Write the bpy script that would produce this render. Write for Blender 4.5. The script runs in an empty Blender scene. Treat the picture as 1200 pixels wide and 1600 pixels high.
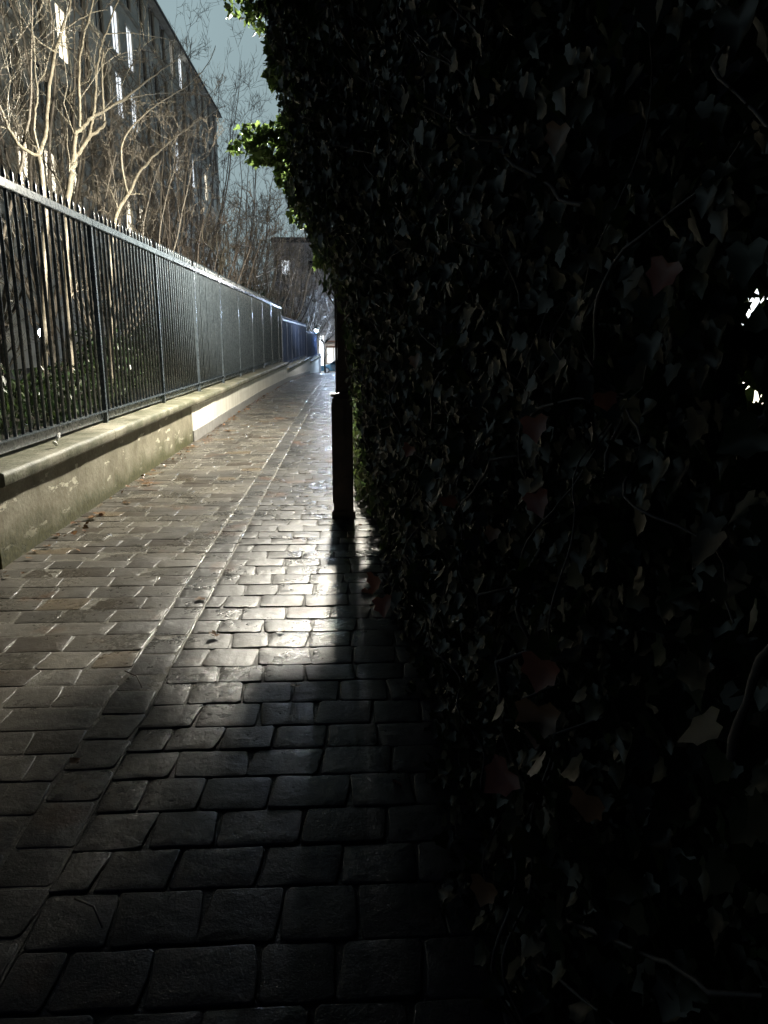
import bpy, math, random
import numpy as np
from mathutils import Vector, Matrix, noise

random.seed(7); rng = np.random.default_rng(7)
S = bpy.context.scene
COL = S.collection
R = math.radians

# ------------------------------------------------------------------ camera
cam_d = bpy.data.cameras.new('camera'); cam = bpy.data.objects.new('camera', cam_d); COL.objects.link(cam)
cam_d.sensor_fit = 'VERTICAL'; cam_d.angle = 2*math.atan(800/1155.0)
cam_d.clip_start = 0.03; cam_d.clip_end = 1500
PITCH, YAW, CAMH = R(13.2), R(2.7), 1.5
cam.location = (0, 0, CAMH)
cam.rotation_euler = (R(90)-PITCH, 0, -YAW)
S.camera = cam

# ------------------------------------------------------------------ world: city skyglow at night
w = bpy.data.worlds.new("World"); S.world = w; w.use_nodes = True
nt = w.node_tree; nt.nodes.clear()
out = nt.nodes.new('ShaderNodeOutputWorld')
bg = nt.nodes.new('ShaderNodeBackground'); bg.inputs['Strength'].default_value = 1.0
tc = nt.nodes.new('ShaderNodeTexCoord'); sep = nt.nodes.new('ShaderNodeSeparateXYZ')
nt.links.new(tc.outputs['Generated'], sep.inputs[0])
# height above the horizon plus a little of how far towards the lit city (+Y) one looks
ma = nt.nodes.new('ShaderNodeMath'); ma.operation = 'MULTIPLY_ADD'; ma.inputs[1].default_value = -0.30; 
nt.links.new(sep.outputs['Y'], ma.inputs[0]); nt.links.new(sep.outputs['Z'], ma.inputs[2])
mp = nt.nodes.new('ShaderNodeMapRange'); mp.inputs['From Min'].default_value = -0.3; mp.inputs['From Max'].default_value = 1.0
nt.links.new(ma.outputs[0], mp.inputs['Value'])
cr = nt.nodes.new('ShaderNodeValToRGB'); e = cr.color_ramp.elements
e[0].position = 0.0; e[0].color = (.33, .42, .44, 1)
e[1].position = 1.0; e[1].color = (.0022, .0026, .009, 1)
x = e.new(.31); x.color = (.31, .42, .45, 1)
x = e.new(.45); x.color = (.009, .012, .024, 1)
nt.links.new(mp.outputs[0], cr.inputs[0])
nz = nt.nodes.new('ShaderNodeTexNoise'); nz.inputs['Scale'].default_value = 2.2; nz.inputs['Detail'].default_value = 4
nt.links.new(tc.outputs['Generated'], nz.inputs['Vector'])
nm = nt.nodes.new('ShaderNodeMapRange'); nm.inputs['To Min'].default_value = .75; nm.inputs['To Max'].default_value = 1.2
nt.links.new(nz.outputs[0], nm.inputs['Value'])
vm = nt.nodes.new('ShaderNodeVectorMath'); vm.operation = 'SCALE'
nt.links.new(cr.outputs[0], vm.inputs[0]); nt.links.new(nm.outputs[0], vm.inputs['Scale'])
nt.links.new(vm.outputs[0], bg.inputs[0]); nt.links.new(bg.outputs[0], out.inputs[0])

S.view_settings.view_transform = 'Standard'; S.view_settings.look = 'None'
S.view_settings.exposure = 0.0; S.view_settings.gamma = 1.0
S.render.engine = 'CYCLES'
try: S.cycles.use_denoising = True
except Exception: pass

# ------------------------------------------------------------------ helpers
def ray(px, py):
    a = (px-600)/1155.0; b = (800-py)/1155.0
    fw = math.cos(PITCH)+b*math.sin(PITCH); up = -math.sin(PITCH)+b*math.cos(PITCH)
    return (a*math.cos(YAW)+fw*math.sin(YAW), fw*math.cos(YAW)-a*math.sin(YAW), up)
def atX(px, py, X):
    r = ray(px, py); t = X/r[0]; return Vector((X, r[1]*t, CAMH+r[2]*t))
def atY(px, py, Y):
    r = ray(px, py); t = Y/r[1]; return Vector((r[0]*t, Y, CAMH+r[2]*t))
def lerp(v, xs, ys): return float(np.interp(v, xs, ys))
GY = [-5, 20, 29, 45, 60, 70, 78, 300]; GZ = [0, 0, -.1, -.55, -1.15, -1.65, -2.05, -2.05]
def gz(Y): return lerp(Y, GY, GZ)

def tag(o, label=None, cat=None, group=None, kind=None):
    if label: o['label'] = label
    if cat: o['category'] = cat
    if group: o['group'] = group
    if kind: o['kind'] = kind
    return o
def empty(name, loc=(0,0,0), rz=0):
    o = bpy.data.objects.new(name, None); COL.objects.link(o); o.location = loc; o.rotation_euler = (0,0,rz)
    o.empty_display_size = .2
    return o
def link_mesh(name, me, mat, parent=None, smooth=True):
    for m in (mat if isinstance(mat, (list, tuple)) else [mat]): me.materials.append(m)
    if smooth: me.polygons.foreach_set('use_smooth', [True]*len(me.polygons))
    o = bpy.data.objects.new(name, me); COL.objects.link(o)
    if parent: o.parent = parent
    return o

class MB:
    def __init__(s): s.v = []; s.f = []; s.m = []
    def add(s, vs, fs, mi=0):
        b = len(s.v); s.v.extend([tuple(q) for q in vs])
        for f in fs: s.f.append([b+i for i in f]); s.m.append(mi)
    def box(s, x0, x1, y0, y1, z0, z1, mi=0, bev=0):
        if bev <= 0:
            vs = [(x0,y0,z0),(x1,y0,z0),(x1,y1,z0),(x0,y1,z0),(x0,y0,z1),(x1,y0,z1),(x1,y1,z1),(x0,y1,z1)]
            s.add(vs, [(0,3,2,1),(4,5,6,7),(0,1,5,4),(1,2,6,5),(2,3,7,6),(3,0,4,7)], mi); return
        import bmesh
        bm = bmesh.new(); bmesh.ops.create_cube(bm, size=1)
        for v in bm.verts: v.co = Vector(((x0+x1)/2+v.co.x*(x1-x0), (y0+y1)/2+v.co.y*(y1-y0), (z0+z1)/2+v.co.z*(z1-z0)))
        bmesh.ops.bevel(bm, geom=list(bm.edges), offset=bev, segments=2, affect='EDGES')
        bm.verts.index_update()
        s.add([v.co[:] for v in bm.verts], [[v.index for v in f.verts] for f in bm.faces], mi); bm.free()
    def tube(s, pts, rad, n=8, cap=True, mi=0):
        pts = [Vector(p) for p in pts]
        rad = list(rad) if hasattr(rad, '__len__') else [rad]*len(pts)
        b = len(s.v); prev = None
        for i, p in enumerate(pts):
            d = (pts[min(i+1, len(pts)-1)]-pts[max(i-1, 0)])
            d = d.normalized() if d.length > 1e-9 else Vector((0,0,1))
            if prev is None:
                u = d.cross(Vector((0,0,1)));
                if u.length < .05: u = d.cross(Vector((0,1,0)))
            else: u = prev - d*prev.dot(d)
            u.normalize(); prev = u; v = d.cross(u)
            for k in range(n):
                a = 2*math.pi*k/n
                s.v.append(tuple(p+(u*math.cos(a)+v*math.sin(a))*rad[i]))
        for i in range(len(pts)-1):
            for k in range(n):
                s.f.append([b+i*n+k, b+i*n+(k+1)%n, b+(i+1)*n+(k+1)%n, b+(i+1)*n+k]); s.m.append(mi)
        if cap:
            s.f.append([b+k for k in range(n)][::-1]); s.m.append(mi)
            s.f.append([b+(len(pts)-1)*n+k for k in range(n)]); s.m.append(mi)
    def lathe(s, prof, c=(0,0,0), n=24, mi=0):
        b = len(s.v)
        for r, z in prof:
            for k in range(n):
                a = 2*math.pi*k/n; s.v.append((c[0]+r*math.cos(a), c[1]+r*math.sin(a), c[2]+z))
        for i in range(len(prof)-1):
            for k in range(n):
                s.f.append([b+i*n+k, b+i*n+(k+1)%n, b+(i+1)*n+(k+1)%n, b+(i+1)*n+k]); s.m.append(mi)
        s.f.append([b+k for k in range(n)][::-1]); s.m.append(mi)
        s.f.append([b+(len(prof)-1)*n+k for k in range(n)]); s.m.append(mi)
    def build(s, name, mat, parent=None, smooth=False):
        me = bpy.data.meshes.new(name); me.from_pydata(s.v, [], s.f); me.update()
        o = link_mesh(name, me, mat, parent, smooth)
        if any(s.m): me.polygons.foreach_set('material_index', s.m)
        return o

def mesh_np(name, V, F, mat, parent=None, smooth=True, col=None):
    """V (n,3), F (m,k) of equal-sided faces; col (n,3) point colour attribute 'tint'"""
    me = bpy.data.meshes.new(name); n, (m, k) = len(V), F.shape
    me.vertices.add(n); me.vertices.foreach_set('co', V.astype(np.float32).ravel())
    me.loops.add(m*k); me.loops.foreach_set('vertex_index', F.astype(np.int32).ravel())
    me.polygons.add(m); me.polygons.foreach_set('loop_start', np.arange(0, m*k, k, dtype=np.int32))
    try: me.polygons.foreach_set('loop_total', np.full(m, k, dtype=np.int32))
    except Exception: pass
    me.update(calc_edges=True)
    if col is not None:
        a = me.attributes.new('tint', 'FLOAT_COLOR', 'POINT')
        c4 = np.ones((n, 4), np.float32); c4[:, :3] = col; a.data.foreach_set('color', c4.ravel())
    return link_mesh(name, me, mat, parent, smooth)

# ---------------------------------------------------------------- materials
def new_mat(name):
    m = bpy.data.materials.new(name); m.use_nodes = True; t = m.node_tree
    b = t.nodes['Principled BSDF']; return m, t, b
def ND(t, typ, **kw):
    n = t.nodes.new(typ)
    for k, v in kw.items():
        if k in n.inputs: n.inputs[k].default_value = v
        else: setattr(n, k, v)
    return n
def noise_n(t, scale, detail=5, rough=.55, vec=None):
    n = ND(t, 'ShaderNodeTexNoise'); n.inputs['Scale'].default_value = scale
    n.inputs['Detail'].default_value = detail; n.inputs['Roughness'].default_value = rough
    if vec is None:
        g = t.nodes.new('ShaderNodeNewGeometry'); vec = g.outputs['Position']
    t.links.new(vec, n.inputs['Vector']); return n.outputs[0]
def ramp(t, fac, stops):
    c = t.nodes.new('ShaderNodeValToRGB'); el = c.color_ramp.elements
    el[0].position, el[0].color = stops[0][0], (*stops[0][1], 1)
    el[1].position, el[1].color = stops[-1][0], (*stops[-1][1], 1)
    for p, q in stops[1:-1]:
        z = el.new(p); z.color = (*q, 1)
    t.links.new(fac, c.inputs[0]); return c.outputs[0]
def mix(t, fac, a, b, typ='MIX'):
    m = t.nodes.new('ShaderNodeMix'); m.data_type = 'RGBA'; m.blend_type = typ
    for val, idx in ((fac, 0), (a, 6), (b, 7)):
        if isinstance(val, (int, float)): m.inputs[idx].default_value = val
        elif isinstance(val, tuple): m.inputs[idx].default_value = (*val, 1)
        else: t.links.new(val, m.inputs[idx])
    return m.outputs[2]
def maprange(t, v, a, b, c, d):
    m = t.nodes.new('ShaderNodeMapRange'); m.inputs[1].default_value = a; m.inputs[2].default_value = b
    m.inputs[3].default_value = c; m.inputs[4].default_value = d; t.links.new(v, m.inputs[0]); return m.outputs[0]
def bump(t, b, h, strength=.3, dist=.01):
    n = t.nodes.new('ShaderNodeBump'); n.inputs['Strength'].default_value = strength; n.inputs['Distance'].default_value = dist
    t.links.new(h, n.inputs['Height']); t.links.new(n.outputs[0], b.inputs['Normal']); return n
def simple(name, c1, c2, scale=8, rough=.6, metal=0, bstr=.2, bdist=.004, detail=6, rough2=None, spec=.5):
    m, t, b = new_mat(name); f = noise_n(t, scale, detail)
    t.links.new(ramp(t, f, [(.3, c1), (.7, c2)]), b.inputs['Base Color'])
    b.inputs['Metallic'].default_value = metal; b.inputs['Specular IOR Level'].default_value = spec
    if rough2 is None: b.inputs['Roughness'].default_value = rough
    else: t.links.new(maprange(t, noise_n(t, scale*.7), .3, .7, rough, rough2), b.inputs['Roughness'])
    if bstr: bump(t, b, noise_n(t, scale*5, 6), bstr, bdist)
    return m
def emit(name, col, s):
    m, t, b = new_mat(name); b.inputs['Base Color'].default_value = (.8,.8,.8,1)
    b.inputs['Emission Color'].default_value = (*col, 1); b.inputs['Emission Strength'].default_value = s; return m

# wet stone setts
def sett_mat():
    m, t, b = new_mat('wet_stone_sett')
    at = ND(t, 'ShaderNodeAttribute'); at.attribute_name = 'tint'
    f = noise_n(t, 26, 8, .65); big = noise_n(t, 1.1, 5)
    fine = noise_n(t, 190, 3)
    c = mix(t, 1.0, at.outputs['Color'], ramp(t, f, [(.25, (.55,.55,.56)), (.5, (1,1,1)), (.75, (1.35,1.32,1.25))]), 'MULTIPLY')
    c = mix(t, 1.0, c, ramp(t, fine, [(.35, (.7,.7,.7)), (.65, (1.25,1.25,1.25))]), 'MULTIPLY')
    c = mix(t, 1.0, c, ramp(t, big, [(.35, (.72,.72,.74)), (.65, (1.15,1.12,1.05))]), 'MULTIPLY')
    # rusty leaf stains
    st = noise_n(t, 1.7, 4); msk = maprange(t, st, .60, .72, 0, .6)
    c = mix(t, msk, c, (.13, .055, .02))
    t.links.new(c, b.inputs['Base Color'])
    r = maprange(t, noise_n(t, 2.3, 5), .35, .65, .21, .43)
    add = ND(t, 'ShaderNodeMath', operation='ADD'); t.links.new(r, add.inputs[0])
    t.links.new(maprange(t, f, .3, .7, -.06, .1), add.inputs[1]); t.links.new(add.outputs[0], b.inputs['Roughness'])
    b.inputs['Specular IOR Level'].default_value = .3
    h = ND(t, 'ShaderNodeMath', operation='MULTIPLY_ADD'); t.links.new(fine, h.inputs[0]); h.inputs[1].default_value = .35; t.links.new(f, h.inputs[2])
    bump(t, b, h.outputs[0], .65, .006)
    return m
M = {}
M['sett'] = sett_mat()
def joint_mat(name, c1, c2, r1, r2, bs):
    m, t, b = new_mat(name); f = noise_n(t, 60, 6)
    t.links.new(ramp(t, f, [(.3, c1), (.7, c2)]), b.inputs['Base Color'])
    t.links.new(maprange(t, noise_n(t, 9), .35, .65, r1, r2), b.inputs['Roughness'])
    bump(t, b, noise_n(t, 120, 4), bs, .006); return m
M['mortar'] = joint_mat('wet_pale_mortar', (.10,.095,.08), (.19,.18,.155), .10, .35, .5)
M['bead'] = joint_mat('pointing_glint', (.20,.19,.17), (.36,.35,.32), .06, .2, .5)  # paler and glossier than the mortar so the beads read as glints
M['mud'] = joint_mat('dark_joint_soil', (.016,.015,.012), (.05,.046,.036), .35, .8, .6)
M['soil'] = simple('garden_soil', (.012,.012,.008), (.035,.03,.02), 3, .9, bstr=.6, bdist=.03)
M['road'] = simple('wet_asphalt', (.03,.03,.032), (.06,.06,.06), 6, .25, rough2=.5, bstr=.3)

def old_wall_mat():
    m, t, b = new_mat('old_ochre_render')
    g = t.nodes.new('ShaderNodeNewGeometry'); sp = t.nodes.new('ShaderNodeSeparateXYZ'); t.links.new(g.outputs['Position'], sp.inputs[0])
    c = ramp(t, noise_n(t, 3.5, 8, .6), [(.28, (.14,.125,.085)), (.5, (.24,.22,.16)), (.72, (.33,.31,.24))])
    c = mix(t, maprange(t, noise_n(t, 40, 5), .4, .7, 0, .5), c, (.14,.12,.07))
    # flaked pale patches: stretched along the wall
    mpn = ND(t, 'ShaderNodeMapping'); mpn.inputs['Scale'].default_value = (1, 1.6, 5.0); t.links.new(g.outputs['Position'], mpn.inputs[0])
    fl = noise_n(t, 1.9, 8, .62, mpn.outputs[0]); fm = maprange(t, fl, .60, .625, 0, 1)
    c = mix(t, fm, c, (.52,.49,.38))
    # moss climbing from the paving
    zz = ND(t, 'ShaderNodeMath', operation='MULTIPLY_ADD'); t.links.new(noise_n(t, 2.6, 6), zz.inputs[0]); zz.inputs[1].default_value = -.55; t.links.new(sp.outputs[2], zz.inputs[2])
    mm = maprange(t, zz.outputs[0], -.22, -.02, .93, 0)
    c = mix(t, mm, c, ramp(t, noise_n(t, 30, 5), [(.3, (.025,.03,.008)), (.7, (.09,.085,.03))]))
    t.links.new(c, b.inputs['Base Color']); b.inputs['Roughness'].default_value = .75
    h = ND(t, 'ShaderNodeMath', operation='MULTIPLY_ADD'); t.links.new(fm, h.inputs[0]); h.inputs[1].default_value = -.5; t.links.new(noise_n(t, 22, 8), h.inputs[2])
    bump(t, b, h.outputs[0], .6, .01); return m
M['old_wall'] = old_wall_mat()
def white_wall_mat():
    m, t, b = new_mat('painted_pale_render')
    g = t.nodes.new('ShaderNodeNewGeometry')
    mpn = ND(t, 'ShaderNodeMapping'); mpn.inputs['Scale'].default_value = (1, 3, .35); t.links.new(g.outputs['Position'], mpn.inputs[0])
    c = ramp(t, noise_n(t, 2.5, 7, .6, mpn.outputs[0]), [(.3, (.62,.58,.49)), (.6, (.82,.79,.70))])
    c = mix(t, maprange(t, noise_n(t, 5, 8, .7), .62, .74, 0, .6), c, (.3,.26,.18))
    t.links.new(c, b.inputs['Base Color']); b.inputs['Roughness'].default_value = .6
    bump(t, b, noise_n(t, 60, 5), .35, .004); return m
M['white_wall'] = white_wall_mat()
M['plinth'] = simple('grey_plinth', (.22,.21,.20), (.36,.35,.33), 9, .55, bstr=.3)
def coping_mat():
    m, t, b = new_mat('mossy_coping_stone')
    c = ramp(t, noise_n(t, 5, 9, .65), [(.25, (.05,.052,.03)), (.48, (.14,.138,.09)), (.7, (.28,.27,.21))])
    c = mix(t, maprange(t, noise_n(t, 45, 5), .5, .72, 0, .6), c, (.05,.055,.025))
    c = mix(t, maprange(t, noise_n(t, 1.3, 5), .5, .68, 0, .65), c, (.40,.37,.29))
    t.links.new(c, b.inputs['Base Color']); b.inputs['Roughness'].default_value = .6
    bump(t, b, noise_n(t, 30, 8), .7, .012); return m
M['coping'] = coping_mat()
def paint_mat(name, c1, c2, r1=.25, r2=.45):
    m, t, b = new_mat(name)
    t.links.new(ramp(t, noise_n(t, 14, 6), [(.35, c1), (.65, c2)]), b.inputs['Base Color'])
    t.links.new(maprange(t, noise_n(t, 25, 4), .3, .7, r1, r2), b.inputs['Roughness'])
    b.inputs['Specular IOR Level'].default_value = .6
    bump(t, b, noise_n(t, 60, 3), .03, .002); return m
M['fence'] = paint_mat('dark_grey_fence_paint', (.046,.058,.068), (.078,.095,.108), .24, .31)
M['fence_blue'] = paint_mat('blue_grey_fence', (.06,.09,.17), (.10,.14,.25), .28, .5)  # bluer base colour than the nearest railing
M['iron'] = paint_mat('brown_black_iron', (.022,.015,.010), (.06,.042,.028), .35, .6)
M['bark'] = simple('pale_wet_bark', (.12,.105,.075), (.27,.24,.18), 16, .5, bstr=.5, bdist=.006)
M['bark_mid'] = simple('brown_wet_bark', (.08,.068,.052), (.18,.155,.12), 14, .55, bstr=.5, bdist=.006)
M['bark_red'] = simple('reddish_twig_bark', (.10,.08,.065), (.20,.165,.13), 12, .5, bstr=.3)
M['bark_grey'] = simple('grey_twig_bark', (.07,.065,.06), (.15,.14,.13), 12, .6, bstr=.3)
M['bark_dark'] = simple('dark_twig_bark', (.03,.028,.024), (.07,.06,.05), 12, .6, bstr=.3)

def leaf_mat(name, stops, rough=.32, trans=.25):
    m, t, b = new_mat(name)
    at = ND(t, 'ShaderNodeAttribute'); at.attribute_name = 'tint'
    c = ramp(t, noise_n(t, 9, 4), stops)
    c = mix(t, 1.0, c, at.outputs['Color'], 'MULTIPLY')
    t.links.new(c, b.inputs['Base Color']); b.inputs['Roughness'].default_value = rough
    b.inputs['Specular IOR Level'].default_value = .38
    tr = ND(t, 'ShaderNodeBsdfTranslucent'); t.links.new(mix(t, 1.0, c, (1.2,1.3,.9), 'MULTIPLY'), tr.inputs[0])
    ms = ND(t, 'ShaderNodeMixShader'); ms.inputs[0].default_value = trans
    t.links.new(b.outputs[0], ms.inputs[1]); t.links.new(tr.outputs[0], ms.inputs[2])
    t.links.new(ms.outputs[0], t.nodes['Material Output'].inputs[0]); return m
M['ivy'] = leaf_mat('ivy_leaf', [(.3, (.045,.062,.032)), (.7, (.105,.145,.07))], .34, .38)
M['shrub'] = leaf_mat('evergreen_leaf', [(.3, (.015,.030,.014)), (.7, (.045,.07,.03))])
M['red_leaf'] = leaf_mat('withered_red_leaf', [(.3, (.15,.045,.035)), (.7, (.25,.10,.07))], .4)
M['tan_leaf'] = leaf_mat('withered_tan_leaf', [(.3, (.13,.065,.035)), (.7, (.24,.13,.07))], .4)
M['litter'] = leaf_mat('wet_fallen_leaf', [(.3, (.06,.03,.015)), (.7, (.20,.11,.05))], .3, .1)
M['stem'] = simple('ivy_stem', (.025,.02,.016), (.07,.055,.045), 20, .6, bstr=.3)
M['white_paper'] = simple('white_litter', (.75,.75,.72), (.85,.85,.83), 20, .5, bstr=.1)
M['facade'] = simple('stained_facade', (.30,.30,.25), (.66,.64,.54), .6, .8, bstr=.3, detail=8)
M['facade_low'] = simple('brick_facade', (.26,.24,.18), (.42,.38,.3), 1.2, .8, bstr=.3, detail=8)
M['roofm'] = simple('dark_roof', (.02,.022,.025), (.05,.05,.055), 2, .5, bstr=.2)
M['frame'] = simple('window_frame_paint', (.30,.29,.25), (.45,.43,.38), 5, .5, bstr=.05)
M['dark_glass'] = simple('dark_window_glass', (.008,.01,.012), (.02,.022,.026), 1, .08, bstr=0)
M['end_wall'] = simple('pale_grey_render', (.20,.195,.19), (.32,.31,.30), 1.0, .7, bstr=.2)
M['cream'] = simple('cream_shop_render', (.62,.52,.40), (.78,.68,.55), 1.5, .6, bstr=.1)
M['lintel'] = simple('brown_lintel', (.16,.07,.03), (.26,.12,.06), 4, .6, bstr=.1)
M['win_warm'] = emit('lit_window_warm', (1, .90, .70), 2.6)
M['win_cool'] = emit('lit_window_cool', (.86, .93, 1.0), 1.4)
M['win_blue'] = emit('lit_window_blue', (.10, .22, .95), .9)
M['win_dim'] = emit('lit_window_dim', (.62, .55, .42), .35)
M['shop_glow'] = emit('lit_shop_window', (.95, .98, .92), .85)
M['strip_glow'] = emit('white_glow_strip', (.95, 1, 1), 3.5)
M['globe_near'] = emit('lamp_globe_white', (1, .94, .80), 10500)
M['globe_far'] = emit('lamp_globe_far', (.97, .97, 1.0), 1300)
M['globe_end'] = emit('lamp_globe_end', (.60, .75, 1.0), 3000)
M['globe_added_blue'] = emit('lamp_globe_added_blue', (.50, .68, 1.0), 5000)
M['globe_added_road'] = emit('lamp_globe_added_road', (.9, .94, 1.0), 1500)
M['garden_globe'] = emit('garden_lamp_globe', (.8, .9, 1), 40)
M['car_blue'] = paint_mat('dark_blue_car_paint', (.035,.13,.19), (.05,.16,.22), .12, .2)
M['rubber'] = simple('tyre_rubber', (.01,.01,.01), (.02,.02,.02), 10, .8)
M['steel'] = simple('wheel_steel', (.4,.4,.4), (.55,.55,.55), 10, .3, metal=.8, bstr=0)
M['light_lens'] = emit('car_lamp_lens', (.9, .95, 1), .6)

# ------------------------------------------------------------------ ground, road, garden soil
def sheet(name, xs, ys, zf, mat, kind='structure', parent=None):
    V = np.array([(x, y, zf(x, y)) for y in ys for x in xs]); nx = len(xs)
    F = np.array([(j*nx+i, j*nx+i+1, (j+1)*nx+i+1, (j+1)*nx+i) for j in range(len(ys)-1) for i in range(nx-1)])
    o = mesh_np(name, V, F, mat, parent); 
    if kind: o['kind'] = kind
    return o
sheet('ground', [-600, 600], [-600, 900], lambda x, y: -2.35, M['soil'])
sheet('road', np.linspace(-60, 60, 13), [77.6, 80, 85, 92], lambda x, y: -2.056 + (0 if y > 78 else .004), M['road'])
yy = [-6, 0, 5, 10, 20, 29, 40, 50, 60, 70, 77]
sheet('garden_ground', [-70, -30, -12, -8, -5, -3.4, -2.45], yy, lambda x, y: .42+.05*noise.noise(Vector((x, y, 0)))-(0 if y < 40 else (y-40)*.02), M['soil'])
sheet('yard_ground', [.2, 1, 3, 8, 20, 60], yy, lambda x, y: gz(y)-.02, M['soil'])
# paving bed (the joints) and the setts
XL, XR, XC0, XC1 = -2.36, .62, -1.035, -.845
ys = np.concatenate([np.arange(-2, 20, 1.0), np.arange(20, 79, 1.5)])
mb = MB()
for j in range(len(ys)-1):
    a, b_ = ys[j], ys[j+1]
    for x0, x1, dz, mi in ((XL, XC1, -.0022, 0), (XC1, XR, -.0075, 1)):
        mb.add([(x0,a,gz(a)+dz),(x1,a,gz(a)+dz),(x1,b_,gz(b_)+dz),(x0,b_,gz(b_)+dz)], [(0,1,2,3)], mi)
tag(mb.build('paving_joints', [M['mortar'], M['mud']]), kind='structure')

def build_setts():
    V, F, C = [], [], []
    global bead; bead = MB()
    def tick(x, Y, dy):  # short pale beads added on the joints to stand in for lamp glints
        if 3.4 < Y < 22 and random.random() < .55:
            j = random.uniform(-.004,.004); bead.tube([(x+j, Y+.012, gz(Y)-.0045), (x+j*.3, Y+dy*.5, gz(Y)-.003), (x-j, Y+dy-.012, gz(Y)-.0045)], [.004,random.uniform(.005,.0085),.004], 7, False)
    def one(cx, cy, lx, ly, kind):
        jit = lambda s: random.uniform(-s, s)
        z0 = gz(cy)+jit(.0022); ta = 1.3 if kind == 'R' else .8; tx, ty = R(jit(ta)), R(jit(ta))
        cut = random.uniform(.05, .13)*min(lx, ly)*(.7 if kind == 'R' else .6); hx, hy = lx/2, ly/2
        sk = jit(.012)
        out_ = [(-hx+cut,-hy),(0,-hy+jit(.004)),(hx-cut,-hy),(hx,-hy+cut),(hx+jit(.003),0),(hx,hy-cut),(hx-cut,hy),(0,hy+jit(.004)),(-hx+cut,hy),(-hx,hy-cut),(-hx+jit(.003),0),(-hx,-hy+cut)]
        out_ = [(x_+sk*y_/hy+jit(.0025), y_+jit(.0025)) for x_, y_ in out_]
        b = len(V); n = len(out_); dome = .0007 if kind == 'R' else .0004
        for sc, zz in ((1.0, -.020), (.994, -.0032), (.978, -.0007), (.94, 0), (.5, dome*.8)):
            ax = 1-(1-sc)*(.2/lx if sc > .7 else 1); ay = 1-(1-sc)*(.2/ly if sc > .7 else 1)
            for x_, y_ in out_:
                X, Y = x_*ax, y_*ay
                V.append((cx+X, cy+Y, z0+zz+X*tx+Y*ty+(jit(.0008) if sc < .95 else 0)))
        V.append((cx, cy, z0+dome)); ctr = b+5*n
        for k in range(4):
            for i in range(n):
                p, q = b+k*n+i, b+k*n+(i+1) % n
                F.append((p, q, q+n)); F.append((p, q+n, p+n))
        for i in range(n): F.append((b+4*n+i, b+4*n+(i+1) % n, ctr))
        if kind == 'L':
            g = random.choice([.11,.125,.14,.155,.17,.09]); c = np.array([g*1.07, g*1.0, g*.88])
            if random.random() < .10: c = np.array([.075,.063,.05])
            if random.random() < .03: c = np.array([.18,.145,.10])
        elif kind == 'C':
            g = random.uniform(.08, .14); c = np.array([g, g*.98, g*.95])
        else:
            g = random.uniform(.08, .14); c = np.array([g*1.03, g, g*.95])
            if random.random() < .08: c *= .6
        C.extend([c*(.62 if kind == 'L' else .55)]*(5*n+1))
    Y = -1.8; row = 0
    while Y < 77.4:
        dy = random.uniform(.172, .205); 
        # left field
        x = XL + random.uniform(-.16, .02)
        while x < XC0-.02:
            lx = random.uniform(.20, .34); 
            if x+lx > XC0-.09: lx = XC0-x
            x0 = max(x, XL)
            if lx > .05 and x+lx-x0 > .06: one((x0+x+lx)/2, Y+dy/2, x+lx-x0-.006, dy-.006, 'L')
            x += lx
            if -1.95 < x < XC0-.05: tick(x, Y, dy)
        # right field
        x = XC1; first = True
        while x < XR:
            lx = random.uniform(.19, .27)
            if first and row % 2: lx *= .55
            first = False
            one(x+lx/2, Y+dy/2, lx-.0075, dy-.0075, 'R'); x += lx
            if x < -.35 and Y > 6: tick(x, Y, dy)
        Y += dy; row += 1
    # raised pale mortar beads along the gutter course, added to draw its glints
    for xb in (XC0, XC1):
        Y = 3.3
        while Y < 60:
            L = random.uniform(.25, 1.5)
            if random.random() < .85:
                n = max(2, int(L/.06)); pts = [(xb+random.uniform(-.002,.002), Y+L*i/n, gz(Y+L*i/n)-.0045) for i in range(n+1)]
                bead.tube(pts, [.0085+random.uniform(-.0018,.0018) for _ in pts], 8, False)
            Y += L+random.uniform(0,.12)
    Y = -1.7
    while Y < 77.3:                                   # the lengthwise gutter course
        ly = random.uniform(.15, .24); one((XC0+XC1)/2, Y+ly/2, XC1-XC0-.012, ly-.009, 'C'); Y += ly
    return mesh_np('paving_setts', np.array(V), np.array(F), M['sett'], col=np.array(C))
tag(build_setts(), kind='structure')
tag(bead.build('paving_glint_beads', M['bead'], smooth=True), kind='structure')

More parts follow.
